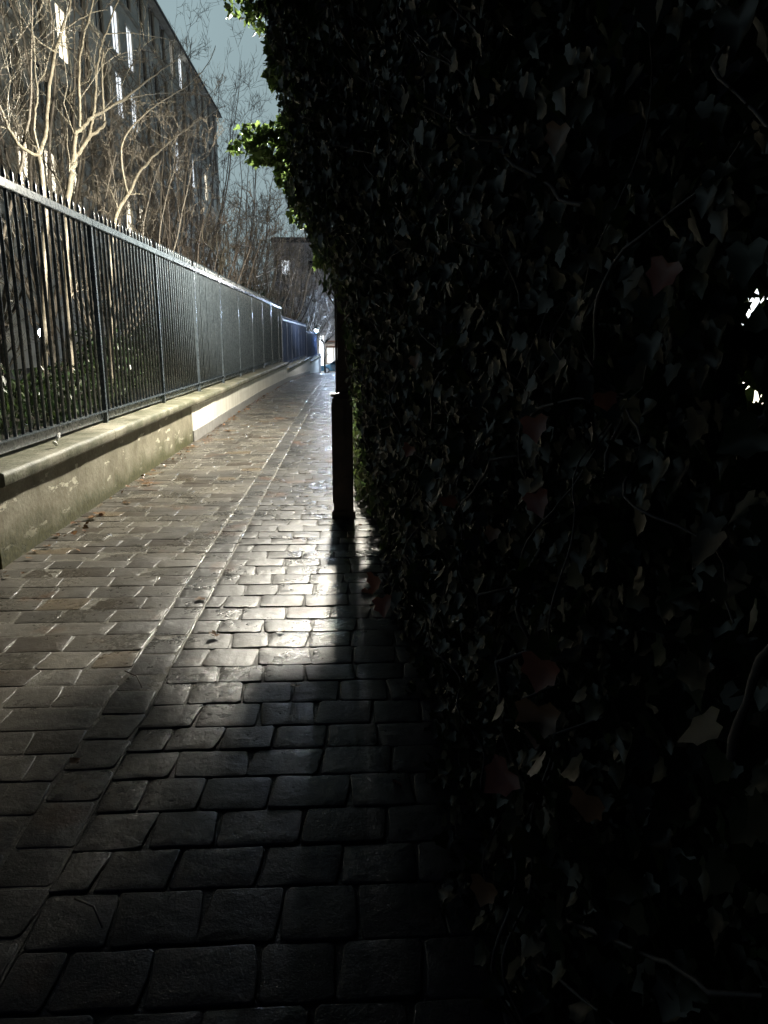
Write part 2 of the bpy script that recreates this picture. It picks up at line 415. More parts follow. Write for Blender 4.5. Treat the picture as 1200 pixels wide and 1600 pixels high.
# ------------------------------------------------------------------ garden walls with coping
def wall_run(label, y0, y1, ztop, mat, plinth=False, slab=2.45, proud=0, cop_h=.10):
    root = empty('garden_wall', (-2.45, (y0+y1)/2, gz((y0+y1)/2)))
    tag(root, label, 'wall', 'low walls along the alley')
    off = Vector(root.location)
    def loc(o): 
        o.location = -off; return o
    fx = -2.33+proud
    n = max(2, int((y1-y0)/1.0)); mb = MB(); ys_ = np.linspace(y0, y1, n+1)
    for i in range(n):
        a, b_ = ys_[i], ys_[i+1]; za, zb = gz(a), gz(b_)
        mb.add([(fx,a,za-.3),(fx,b_,zb-.3),(fx,b_,ztop-cop_h),(fx,a,ztop-cop_h),
                (-2.66,a,za-.3),(-2.66,b_,zb-.3),(-2.66,b_,ztop-cop_h),(-2.66,a,ztop-cop_h)],
               [(0,1,2,3),(4,7,6,5),(3,2,6,7)]+([(0,3,7,4)] if i == 0 else [])+([(1,5,6,2)] if i == n-1 else []))
    loc(mb.build('wall_face', mat, root))
    if plinth:
        mb = MB()
        for i in range(n):
            a, b_ = ys_[i], ys_[i+1]; za, zb = gz(a), gz(b_)
            mb.add([(fx+.012,a,za-.3),(fx+.012,b_,zb-.3),(fx+.012,b_,zb+.16),(fx+.012,a,za+.16),(fx-.01,b_,zb+.16),(fx-.01,a,za+.16),(fx-.01,a,za-.3)],
                   [(0,1,2,3),(3,2,4,5)]+([(0,3,5,6)] if i == 0 else []))
        loc(mb.build('plinth', M['plinth'], root))
    y = y0
    while y < y1-.05:
        L = min(slab*random.uniform(.9, 1.1), y1-y)
        if y1-(y+L) < .5: L = y1-y
        # rough-edged slab: subdivided box with worn arrises
        nx_, ny_ = 6, max(4, int(L/.09)); V = []; 
        prof = [(-2.70, -cop_h), (-2.70, -.012), (-2.68, 0), (-2.55, .004), (-2.40, .004), (-2.275, 0), (-2.252, -.010), (-2.245, -.03), (-2.247, -cop_h+.015), (-2.262, -cop_h)]
        for j in range(ny_+1):
            yj = y+.003+(L-.006)*j/ny_; endc = 1 if 0 < j < ny_ else .985
            for k, (px, pz) in enumerate(prof):
                q = noise.noise(Vector((px*6, yj*5, pz*20)))*.007+noise.noise(Vector((px*2, yj*1.1, 3)))*.008
                V.append((px+(q if px > -2.6 else 0), yj, ztop+pz*endc+(q*.8 if pz > -.05 else q*.4)))
        n_ = len(prof); F = [(j*n_+k, (j+1)*n_+k, (j+1)*n_+(k+1) % n_, j*n_+(k+1) % n_) for j in range(ny_) for k in range(n_)]
        m2 = MB(); m2.add(V, F); m2.add(V[:n_], [list(range(n_))]); m2.add(V[-n_:], [list(range(n_))[::-1]])
        loc(m2.build('coping_stone', M['coping'], root, smooth=True))
        y += L
    return root
wall_run('old flaking ochre wall under mossy coping at the near left, without a painted band', 4.85, 11.1, .65, M['old_wall'])
wall_run('long wall painted cream white above a grey band, between the flaking wall and the step down', 11.103, 28.6, .64, M['white_wall'], True, proud=.012)
wall_run('lower cream wall with dark topped coping just past the step down', 28.65, 45.6, .44, M['white_wall'], True, slab=3)
wall_run('farthest short stretch of cream wall, lowest top, ending at a pale pillar', 45.65, 60.3, .18, M['white_wall'], False, slab=4)
# wall beyond the coping end, towards the viewer
root = empty('garden_wall', (-2.5, 3.4, 0)); tag(root, 'bare wall continuing beside the coping end at the left picture edge, past a dark joint', 'wall', 'low walls along the alley')
mb = MB(); mb.box(.13, -.16, -2.6, 1.42, -.3, .545, bev=.01); mb.build('wall_face', M['old_wall'], root)
# pillar at the wall end
root = empty('gate_pillar', (-2.57, 60.75, gz(60.75))); tag(root, 'pale square pillar at the far end of the left wall', 'pillar')
mb = MB(); mb.box(-.36,.36,-.35,.35,-.2,1.42,bev=.02); mb.build('shaft', M['end_wall'], root)
mb = MB(); mb.box(-.41,.39,-.40,.40,1.423,1.52,bev=.02); mb.build('cap', M['end_wall'], root)

# ------------------------------------------------------------------ railings
def fence_run(label, y0, y1, zb, zt, mat, ys_, pitch=.138):
    root = empty('railing', (-2.5, y0, zb)); tag(root, label, 'railing', 'railings standing on the garden walls')
    H = zt-zb; P_ = [0]+[q-y0 for q in ys_]+[y1-y0]; nb = len(P_)-1
    pw = .022; count = 0; rest = MB()
    for i in range(nb+1):
        mb = MB(); y = P_[i]
        mb.box(-pw, pw, y-pw+.0, y+pw, -.06, H-.068, bev=.004); mb.build('post', mat, root)
        mb = MB(); mb.box(-.05,.05,y-.06,y+.06,-.075,-.055, bev=.003); mb.build('foot_plate', mat, root)
    for i in range(nb):
        a, b_ = P_[i], P_[i+1]; bay = b_-a
        mb = MB(); mb.box(-.034,.034,a+.002,b_-.002,H-.065,H, bev=.004); mb.build('top_rail', mat, root)
        mb = MB(); mb.box(-.030,.034,a+pw+.002,b_-pw-.002,.070,.085, bev=.003); mb.box(-.030,-.012,a+pw+.002,b_-pw-.002,-.012,.0705); mb.build('bottom_rail', mat, root)
        n = int(round(bay/pitch))
        for k in range(1, n):
            y = a+k*bay/n; dx = random.uniform(-.002,.002)
            mb = MB() if count < 100 else rest
            mb.tube([(dx,y,.07),(dx,y,H-.03),(dx,y,H+.065),(dx,y,H+.10)], [.0145,.0145,.0145,.004], 10)
            if count < 100: mb.build('bar', mat, root, smooth=True)
            count += 1
    if rest.v: rest.build('bar', mat, root, smooth=True)['kind'] = 'stuff'
    return root
fence_run('tall dark grey spiked railing nearest on the left, on the flaking and white walls', 4.95, 28.6, .70, 2.63, M['fence'], [7.75+2.45*k for k in range(9)])
fence_run('bluish railing one step lower, standing on the second wall', 28.9, 45.5, .50, 2.24, M['fence_blue'], [28.9+2.37*k for k in range(1,7)])
fence_run('farthest and lowest bluish railing next to the far pillar', 45.8, 60.1, .24, 1.88, M['fence_blue'], [45.8+2.38*k for k in range(1,6)])

# ------------------------------------------------------------------ street lamps
def street_lamp(x, y, zg, H, label, mat_globe, rg=.11, grp='street lamps along the alley'):
    root = empty('street_lamp', (x, y, zg)); tag(root, label, 'street lamp', grp)
    mb = MB(); mb.lathe([(.13,0),(.13,.08),(.10,.12),(.085,.3),(.06,.36),(.05,.9),(.04,1.0),(.038,H-.45),(.03,H-.40),(.045,H-.36),(.045,H-.30),(.02,H-.22)], n=16)
    mb.build('pole', M['iron'], root, smooth=True)
    g = MB(); g.lathe([(rg*math.cos(a), H+rg*math.sin(a)) for a in np.linspace(-1.45, 1.45, 13)], n=20)
    g.build('globe', mat_globe, root, smooth=True)
    c = MB(); c.lathe([(.03,H+rg+.015),(.09,H+rg+.025),(.10,H+rg+.035),(.03,H+rg+.07),(.012,H+rg+.12)], n=16); c.build('cap', M['iron'], root, smooth=True)
    cg = MB()
    for k in range(4):
        a = math.pi/4+k*math.pi/2; r2 = rg+.03
        cg.tube([(.02*math.cos(a),.02*math.sin(a),H-.24),(r2*math.cos(a),r2*math.sin(a),H-.12),(r2*math.cos(a),r2*math.sin(a),H+rg*.6),(.07*math.cos(a),.07*math.sin(a),H+rg+.03)], .006, 6)
    cg.build('cage', M['iron'], root, smooth=True)
    return root
street_lamp(-.08, 10.5, 0, 4.35, 'nearest lit street lamp rising out of the hedge, hidden behind the ivy', M['globe_near'])
street_lamp(-.05, 35.0, gz(35), 4.5, 'second lit street lamp farther down the hedge side', M['globe_far'])
le = atY(494, 517, 74.0)
street_lamp(le.x, 74.0, gz(74), le.z-gz(74), 'bright bluish street lamp at the far end of the railing', M['globe_end'], .15)
street_lamp(-.05, 57.0, gz(57), 4.5, 'added street lamp along the hedge, unseen behind the iron post, tinting the far railings blue', M['globe_added_blue'])  # added lamp, hidden by the post, to light the pillar and far railings
street_lamp(.1, 89.5, -2.052, 6.0, 'added unseen street lamp on the road, lighting the pale end building', M['globe_added_road'], .14)  # added lamp, hidden by the post, to brighten the end building's face

# thick sleeved iron post in front of the hedge
px, py_ = -.055, 6.25
root = empty('iron_post', (px, py_, 0)); tag(root, 'dark iron post with a thick square lower sleeve at the hedge edge', 'post')
mb = MB(); mb.box(-.085,.085,-.075,.075,-.02,1.03,bev=.012); mb.box(-.02,.02,-.083,-.0755,.12,.98); mb.box(-.0925,-.0855,-.02,.02,.12,.98); mb.box(-.1,.1,-.09,.09,-.02,.07,bev=.01); mb.build('sleeve', M['iron'], root)
mb = MB(); mb.box(-.1,.1,-.09,.09,1.032,1.055,bev=.008); mb.build('collar', M['iron'], root)
mb = MB(); mb.box(-.036,.095,-.045,.045,1.057,3.6,bev=.01); mb.build('shaft', M['iron'], root)
mb = MB(); mb.tube([(-.045,-.03,1.06),(-.047,-.03,2.6)], .009, 8); mb.build('conduit', M['stem'], root, smooth=True)

# ------------------------------------------------------------------ leaves
def leaf_template(kind):
    if kind == 'ivy':
        o = [(0,-.16,0),(.26,-.30,.02),(.50,-.14,.03),(.40,.08,0),(.43,.32,.03),(.26,.42,0),(0,.80,-.04),(-.26,.42,0),(-.43,.32,.03),(-.40,.08,0),(-.50,-.14,.03),(-.26,-.30,.02)]
        V = np.array([(0,.08,-.06)]+o); n = len(o)
        F = np.array([(0, 1+i, 1+(i+1) % n) for i in range(n)])
    else:
        V = np.array([(0,-.4,0),(.24,0,.05),(0,.6,0),(-.24,0,.05)]); F = np.array([(0,1,2),(0,2,3)])
    return V, F
def scatter(P, Nrm, size, kind, tilt=.6, droop=True, tint=None):
    """leaves at P facing Nrm, tips hanging down; returns V,F,C"""
    T, TF = leaf_template(kind); n = len(P)
    N = Nrm + rng.normal(0, tilt, (n,3)); N /= np.linalg.norm(N, axis=1)[:,None]
    D = np.tile(np.array([0,0,-1.0]), (n,1)) if droop else rng.normal(0,1,(n,3))
    D = D + rng.normal(0,.45,(n,3)); D -= N*(D*N).sum(1)[:,None]; D /= np.linalg.norm(D, axis=1)[:,None]
    X = np.cross(D, N)
    bend = rng.uniform(.2, 1.8, n)
    s = size if hasattr(size, '__len__') else np.full(n, size)
    V = P[:,None,:] + s[:,None,None]*(T[None,:,0,None]*X[:,None,:] + T[None,:,1,None]*D[:,None,:] + (T[None,:,2,None]*bend[:,None,None]*1.6)*N[:,None,:])
    F = TF[None]+ (np.arange(n)*len(T))[:,None,None]
    if tint is None:
        b = rng.uniform(.5, 1.5, n); C = np.stack([b*rng.uniform(.85,1.2,n), b, b*rng.uniform(.8,1.1,n)], 1)
    else: C = tint
    C = np.repeat(C, len(T), axis=0)
    return V.reshape(-1,3), F.reshape(-1,3), C
def join(parts):
    V, F, C, b = [], [], [], 0
    for v, f, c in parts: V.append(v); F.append(f+b); C.append(c); b += len(v)
    return np.concatenate(V), np.concatenate(F), np.concatenate(C)

# ------------------------------------------------------------------ the ivy hedge
BZ = [0, .55, .9, 1.5, 2.0, 2.4, 2.7, 3.3, 3.8, 4.6, 5.4]; BX = [0, 0, -.09, -.12, -.25, -.46, -.34, -.48, -.58, -.58, -.4]
def sstep(v, a, b): t = np.clip((v-a)/(b-a), 0, 1); return t*t*(3-2*t)
BZF = [0, 1.31, 1.41, 1.6, 2.0, 2.4, 3.0, 3.6, 5.0]; BXF = [0, 0, -.05, -.36, -.58, -.66, -.70, -.68, -.45]
def surf(Y, z):
    far = sstep(Y, 6.3, 7.0)*(Y < 9.6)
    base = np.interp(Y, [-2, 3, 6, 7, 9.2, 10.5, 80], [.36, .29, .15, .06, .06, .12, .12])
    base = base - .12*sstep(z, 1.6, 3.2)*(Y < 9)*(1-far) + .10*(Y < 1.8)*(z > .8) + .05*(z < .6)*(Y > 4)*(Y < 6.6)
    base = base + np.interp(z, [0, .55, .9, 3.0], [0, 0, .11, .13])*far
    amp = sstep(Y, 2.6, 5.0)*(1-sstep(Y, 8.7, 9.4))
    zn = z - .42*np.clip(Y-6, 0, 5); zf = z - .65*np.clip(Y-6, 0, 5)
    return base + ((1-far)*np.interp(zn, BZ, BX) + far*np.interp(zf, BZF, BXF))*amp
def clump(Y, z):
    return (1-.75*(Y > 6.3)*(Y < 9.5)*(z-.65*(Y-6) < 1.38))*clump0(Y, z)
def clump0(Y, z):
    return (.035*np.sin(Y*6.3+z*5.1+.5)*np.sin(z*7.7+Y*2.9)+.03*np.sin(z*13.1+Y*3))*(z > 1.4)+.05*np.sin(Y*4.1+z*2.2)*np.cos(z*5.3-Y*1.7)+.035*np.sin(Y*9.7+1)*np.sin(z*8.9+2)+.02*np.sin(Y*21+z*17)
def top(Y): return np.interp(Y, [-2, 8.2, 9.0, 9.6, 80], [5.4, 5.4, 3.9, 2.5, 2.2])
hedge = empty('ivy_hedge', (.5, 4, 0)); off = np.array([.5, 4, 0])
tag(hedge, 'huge dark ivy hedge filling the right half and leaning over the paving', 'hedge')
# small gaps in the hedge (points it is open through), as lines from near to far side
gaps = []
for gx, gy, rr in ((1188,466,.034),(1168,485,.016),(1160,510,.008),(1172,600,.030),(1194,605,.018),(1168,632,.008),(1100,741,.016),(1196,1370,.004),(1150,1057,.004),(1063,995,.004),(1128,537,.006),(1065,440,.006),(1113,600,.008),(1042,985,.003)):
    r_ = np.array(ray(gx, gy)); gaps.append((r_/np.linalg.norm(r_), rr))
def gap_filter(P):
    keep = np.ones(len(P), bool); C0 = np.array([0,0,CAMH])
    for d, rr in gaps:
        q = P-C0; t = q@d; dist = np.linalg.norm(q-t[:,None]*d, axis=1); keep &= ~((dist < rr+.012) & (t > 0))
    return P[keep], keep
parts = []
def add_ivy(y0, y1, n, smin, smax, kind, depth, tilt=.55):
    Y = rng.uniform(y0, y1, n); z = rng.uniform(0, 1, n)*top(Y)
    d = rng.uniform(0, 1, n)**1.4*depth
    X = surf(Y, z)+clump(Y, z)+d+rng.normal(0, .012, n)
    zz = z + np.interp(Y, GY, GZ)
    P = np.stack([X, Y, zz], 1)
    k = np.ones(n, bool)
    # keep clear of the viewer's head and of the post
    k &= ~((np.abs(P[:,0]) < .24) & (Y < 1.0))
    k &= ~((np.abs(P[:,0]+.05) < .12) & (np.abs(Y-6.25) < .16) & (z < 1.9))
    P = P[k]; P, kk = gap_filter(P)
    N = np.tile(np.array([-1, -.25, .15]), (len(P),1))
    s = rng.uniform(smin, smax, len(P))
    q_ = scatter(P, N, s, kind, tilt); sh = .2 if y1 <= 5 else (.75 if y1 < 10 else 1.0); parts.append((q_[0], q_[1], q_[2]*sh))  # nearer leaves tinted darker to paint in the hedge's shade
def add_ivy2(y0, y1, n, smin, smax, kind):
    # the leafy middle of the hedge, well behind its face
    Y = rng.uniform(y0, y1, n); z = rng.uniform(0, 1, n)*top(Y)
    X = surf(Y, z)+.35+rng.uniform(0, .8, n)
    P = np.stack([X, Y, z], 1); P, kk = gap_filter(P)
    parts.append(scatter(P, np.tile(np.array([-1,-.4,.1]),(len(P),1)), rng.uniform(smin,smax,len(P)), kind, .6))
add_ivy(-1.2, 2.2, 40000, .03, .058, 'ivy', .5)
add_ivy2(-1.2, 9, 60000, .12, .18, 'd')
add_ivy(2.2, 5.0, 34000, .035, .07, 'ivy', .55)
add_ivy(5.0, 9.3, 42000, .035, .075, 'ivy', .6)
add_ivy(9.3, 16, 12000, .05, .09, 'd', .5)
add_ivy(16, 76, 26000, .09, .16, 'd', .5)
# tufts hanging out over the alley, leaf tint raised to paint in lamplight
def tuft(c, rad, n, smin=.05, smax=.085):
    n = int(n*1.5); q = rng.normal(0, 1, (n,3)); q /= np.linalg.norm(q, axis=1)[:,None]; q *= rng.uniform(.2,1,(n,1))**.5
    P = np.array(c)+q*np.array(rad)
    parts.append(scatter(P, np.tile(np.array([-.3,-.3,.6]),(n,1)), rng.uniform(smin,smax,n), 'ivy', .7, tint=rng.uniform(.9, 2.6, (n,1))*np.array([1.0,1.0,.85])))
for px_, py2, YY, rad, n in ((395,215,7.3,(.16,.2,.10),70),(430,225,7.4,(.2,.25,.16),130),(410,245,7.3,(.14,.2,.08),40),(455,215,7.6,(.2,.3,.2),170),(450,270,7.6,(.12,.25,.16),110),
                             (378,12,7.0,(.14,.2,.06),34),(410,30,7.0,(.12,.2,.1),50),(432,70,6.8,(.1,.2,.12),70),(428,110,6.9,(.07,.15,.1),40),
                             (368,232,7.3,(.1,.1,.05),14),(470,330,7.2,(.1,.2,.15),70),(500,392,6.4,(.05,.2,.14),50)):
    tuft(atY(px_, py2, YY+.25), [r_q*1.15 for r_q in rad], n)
V_, F_, C_ = join(parts)
mesh_np('foliage', V_-off, F_, M['ivy'], hedge, smooth=False, col=C_)
# climbing stems on and inside the hedge
mb = MB()
def vine(Y, z, L, ang, r):
    pts = []; rad = []; n = int(L/.03)
    for i in range(n):
        X = float(surf(Y, z)+clump(Y, z))+.02+.025*math.sin(i*.21+L*5)
        pts.append((X-off[0], Y-off[1], z)); rad.append(r*(1-.75*i/n)*(1+.18*math.sin(i*1.7)+random.uniform(-.1,.1)))
        ang += random.gauss(0, .10)+.04*math.sin(i*.35+L*9); Y += math.cos(ang)*.03; z += math.sin(ang)*.03
        if len(gap_filter(np.array([[X, Y, z]]))[0]) == 0: break
        if z < 0 or z > 5 or Y < -.5 or (Y < 1.1 and abs(X) < .25): break
    if len(pts) > 3: mb.tube(pts, rad[:len(pts)], 6, False)
for i in range(150):
    vine(random.uniform(.6, 7.5), random.uniform(0, 3.6), random.uniform(.4, 1.8), random.uniform(.3, 2.8), random.uniform(.002, .0055))
for i in range(14):
    vine(random.uniform(1.0, 6.5), random.uniform(0, .6), random.uniform(1.5, 3.5), random.uniform(1.1, 2.0), random.uniform(.004, .008))
mb.build('climbing_stems', M['stem'], hedge, smooth=True)
# big withered leaves caught on the face of the hedge: each its own part
def big_leaf(name, px_, py2, size, mat, parent, lab, seed):
    # where the line of sight meets the hedge face
    r_ = ray(px_, py2); t = .5
    while t < 12:
        X, Y, z = r_[0]*t, r_[1]*t, CAMH+r_[2]*t
        if X > float(surf(Y, z)+clump(Y, z))-.05 or z < .01: break
        t += .01
    st = np.random.default_rng(seed)
    T, TF = leaf_template('ivy'); m = MB(); rs = [3,3]
    N = Vector((-.7+float(st.normal(0,.2)), -.7, .2+float(st.normal(0,.2)))).normalized(); D = (Vector((float(st.normal(0,.4)),0,-1))); D = (D-N*D.dot(N)).normalized(); Xv = D.cross(N)
    V = []
    for k, q in enumerate(T.tolist()):
        V.append(tuple(Vector((float(X-off[0]), float(Y-off[1]), z))+size*(q[0]*Xv*1.15+q[1]*D+q[2]*2.5*N+N*float(st.normal(0,.02)))))
    m.add(V, [tuple(f) for f in TF])
    o = m.build(name, mat, parent, smooth=True); me = o.data
    a = me.attributes.new('tint', 'FLOAT_COLOR', 'POINT'); a.data.foreach_set('color', [1.0]*(4*len(me.vertices)))
    if lab: o['label'] = lab
for i, (px_, py2, sz, mt) in enumerate(((835,660,.055,'red_leaf'),(840,1115,.085,'tan_leaf'),(845,1040,.07,'red_leaf'),(945,620,.035,'red_leaf'),(838,778,.05,'red_leaf'),(918,1250,.06,'tan_leaf'),
        (788,1210,.06,'red_leaf'),(757,1385,.06,'tan_leaf'),(872,205,.05,'tan_leaf'),(1040,420,.045,'red_leaf'),(585,905,.11,'red_leaf'),(598,940,.10,'red_leaf'),(575,925,.09,'red_leaf'),(700,780,.05,'red_leaf'),(640,700,.05,'red_leaf'),(622,1225,.05,'red_leaf'),(648,560,.05,'tan_leaf'),(770,830,.04,'tan_leaf'))):
    big_leaf('withered_leaf', px_, py2, sz, M[mt], hedge, None, i)

# ------------------------------------------------------------------ bare trees behind the railing
def wob(a, b, n, amp, rs):
    a, b = Vector(a), Vector(b); L = (b-a).length; pts = []
    o1 = Vector([rs.uniform(-1,1) for _ in range(3)])*amp*L
    for i in range(n+1):
        s = i/n; pts.append(a.lerp(b, s)+o1*math.sin(math.pi*s)+Vector([rs.gauss(0,1) for _ in range(3)])*amp*.18*L*(0 if i in (0,n) else 1))
    return pts
def twigs_from(mb, pts, rad, rs, n, L, depth, up=.5, spread=.8, minr=.0025):
    for _ in range(n):
        k = rs.uniform(.15, 1)*(len(pts)-1); i = int(min(k, len(pts)-2)); p = pts[i].lerp(pts[i+1], k-i)
        d = (pts[i+1]-pts[i]).normalized()
        side = Vector([rs.gauss(0,1) for _ in range(3)]); side = (side-d*side.dot(d)).normalized()
        dd = (d*rs.uniform(.4,1)+side*spread+Vector((0,0,up))).normalized()
        l = L*rs.uniform(.45, 1.15); q = p+dd*l
        tp = wob(p, q, 4, .12, rs); r0 = max(minr, rad*(1-.6*k/(len(pts)-1))*.5)
        mb.tube(tp, [r0*(1-.6*j/4) for j in range(5)], 5 if r0 > .008 else 3, False)
        if depth > 0: twigs_from(mb, tp, r0, rs, rs.choice((2,3,4)), l*.6, depth-1, up, spread, minr)
def limb_tree(label, base, limbs, mat, seed, twn=7, twL=1.1, depth=2, up=.5, cat='tree', name='bare_tree', minr=.0028, grp='bare trees behind the railing', zoff=0):
    """limbs: list of (points, r0, r1)"""
    rs = random.Random(seed); base = Vector(base); root = empty(name, base); tag(root, label, cat, grp)
    tr = MB(); cr_ = MB()
    for pts, r0, r1 in limbs:
        pts = [Vector(p)-base for p in pts]
        # smooth resample
        sm = []
        for i in range(len(pts)-1):
            p0 = pts[max(i-1,0)]; p1 = pts[i]; p2 = pts[i+1]; p3 = pts[min(i+2,len(pts)-1)]
            for s in (0,.25,.5,.75):
                sm.append(.5*((2*p1)+(p2-p0)*s+(2*p0-5*p1+4*p2-p3)*s*s+(3*p1-p0-3*p2+p3)*s**3))
        sm.append(pts[-1]); n = len(sm)
        sm = [p+Vector([rs.gauss(0,1) for _ in range(3)])*min(.012, r0*.35) for p in sm]
        tr.tube(sm, [r0+(r1-r0)*i/(n-1) for i in range(n)], 8)
        twigs_from(cr_, sm, (r0+r1)/2, rs, twn, twL, depth, up, .8, minr)
    tr.build('trunk', mat, root, smooth=True); cr_.build('crown', mat, root, smooth=True)
    return root
def A(px_, py2, X): return atX(px_, py2, X)

# tree 1: stem rising just inside the railing at the left edge
X1 = -4.2
b1 = A(72, 640, X1); f1 = A(60, 243, X1)
limb_tree('many-stemmed bare tree forking low above the railing, the leftmost with pale upright shoots', (b1.x, b1.y, .42), [
    ([(b1.x, b1.y, .42), A(68,430,X1), A(70,330,X1), f1],   .052, .038),
    ([f1, A(72,200,X1), A(80,115,X1), A(92,62,X1), A(104,25,X1), A(118,-30,X1)], .032, .018),
    ([f1, A(54,190,X1), A(58,150,X1), A(54,90,X1), A(50,40,X1)], .02, .010),
    ([f1, A(28,225,X1), A(8,190,X1), A(0,160,X1), A(-12,100,X1)], .024, .012),
    ([A(92,50,X1), A(125,30,X1), A(150,18,X1), A(170,16,X1)], .012, .006),
    ([A(92,82,X1), A(75,75,X1), A(52,56,X1)], .012, .007)], M['bark'], 1, 3, .9, 2)
X2 = -4.0
f2 = A(112, 270, X2); g2 = A(137, 218, X2); h2 = A(118, 210, X2)
b2 = A(112, 640, X2)
limb_tree('bare tree with two crooked forks and long straight shoots, right of the leftmost one', (b2.x, b2.y, .42), [
    ([(b2.x, b2.y, .42), A(106,430,X2), A(104,330,X2), f2], .058, .042),
    ([f2, A(115,240,X2), h2, A(128,200,X2), A(140,186,X2)], .036, .026),
    ([f2, A(124,240,X2), g2, A(152,205,X2), A(164,193,X2)], .032, .024),
    ([A(126,203,X2), A(125,160,X2), A(124,110,X2), A(131,60,X2), A(142,15,X2), A(150,-40,X2)], .022, .013),
    ([g2, A(148,170,X2), A(150,130,X2), A(156,80,X2), A(166,50,X2), A(184,0,X2), A(192,-30,X2)], .022, .012),
    ([A(164,193,X2), A(161,150,X2), A(159,110,X2), A(162,75,X2)], .018, .010),
    ([A(140,186,X2), A(180,163,X2), A(225,130,X2), A(260,105,X2), A(292,80,X2)], .026, .010),
    ([A(175,166,X2), A(210,152,X2), A(250,146,X2), A(300,145,X2), A(340,148,X2)], .014, .006),
    ([A(165,53,X2), A(200,52,X2), A(240,57,X2), A(285,67,X2)], .010, .005)], M['bark'], 2, 3, 1.0, 2)
X3 = -3.5
b3 = A(168, 600, X3)
limb_tree('slender leaning tree whose single pale limb arches to the upper right over the railing', (b3.x, b3.y, .42), [
    ([(b3.x, b3.y, .42), A(172,450,X3), A(180,345,X3), A(200,305,X3), A(222,265,X3), A(255,232,X3), A(290,203,X3), A(320,185,X3), A(352,166,X3)], .034, .010),
    ([A(200,305,X3), A(190,250,X3), A(196,215,X3), A(230,175,X3), A(270,148,X3), A(300,128,X3), A(326,98,X3), A(336,72,X3)], .016, .008),
    ([A(290,203,X3), A(315,215,X3), A(345,224,X3)], .007, .004),
    ([A(237,173,X3), A(255,181,X3), A(275,182,X3)], .007, .004)], M['bark'], 3, 6, .7, 1)
X4 = -3.4
c4 = A(340, 430, X4)
limb_tree('low spreading tree with pale crooked branches reaching over the middle of the railing', (c4.x, c4.y, .42), [
    ([(c4.x, c4.y, .42), A(342,450,X4), A(345,410,X4)], .07, .05),
    ([A(345,410,X4), A(352,395,X4), A(366,384,X4), A(385,384,X4), A(398,386,X4)], .03, .014),
    ([A(345,410,X4), A(330,390,X4), A(315,370,X4), A(325,330,X4), A(335,295,X4)], .022, .008),
    ([A(345,410,X4), A(338,380,X4), A(350,350,X4), A(392,340,X4), A(450,335,X4)], .02, .008),
    ([A(380,440,X4), A(420,425,X4), A(440,410,X4), A(452,385,X4)], .022, .010),
    ([A(410,428,X4), A(445,418,X4), A(482,407,X4)], .012, .006),
    ([A(380,440,X4), A(400,447,X4), A(440,440,X4), A(476,455,X4)], .014, .006),
    ([A(400,430,X4), A(425,405,X4), A(448,375,X4)], .014, .006)], M['bark'], 4, 12, .9, 2, .2)
# procedural trees
def wild_tree(label, x, y, h, mat, seed, n=9, spread=.35, zb=.42, r=.07, depth=3, twn=7, name='bare_tree', cat='tree', minr=.004, start=.12):
    rs = random.Random(seed); limbs = []; base = Vector((x, y, zb))
    th = h*start; fork = base+Vector((rs.uniform(-.1,.1), rs.uniform(-.1,.1), th))
    limbs.append(([base, base.lerp(fork,.5)+Vector((rs.uniform(-.05,.05),0,0)), fork], r, r*.8))
    for i in range(n):
        a = i*2.4+rs.uniform(-.4,.4); sp = spread*rs.uniform(.3,1.1)*h; top_ = base+Vector((math.cos(a)*sp, math.sin(a)*sp, h*rs.uniform(.7,1.0)))
        mid = fork.lerp(top_, .45)+Vector((math.cos(a),math.sin(a),0))*sp*.18
        limbs.append(([fork, mid, mid.lerp(top_,.5)+Vector([rs.gauss(0,.04*h) for _ in range(3)])*.4, top_], r*.5, max(minr, r*.08)))
    return limb_tree(label, base, limbs, mat, seed+50, twn, h*.20, depth, .35, cat, name, minr)
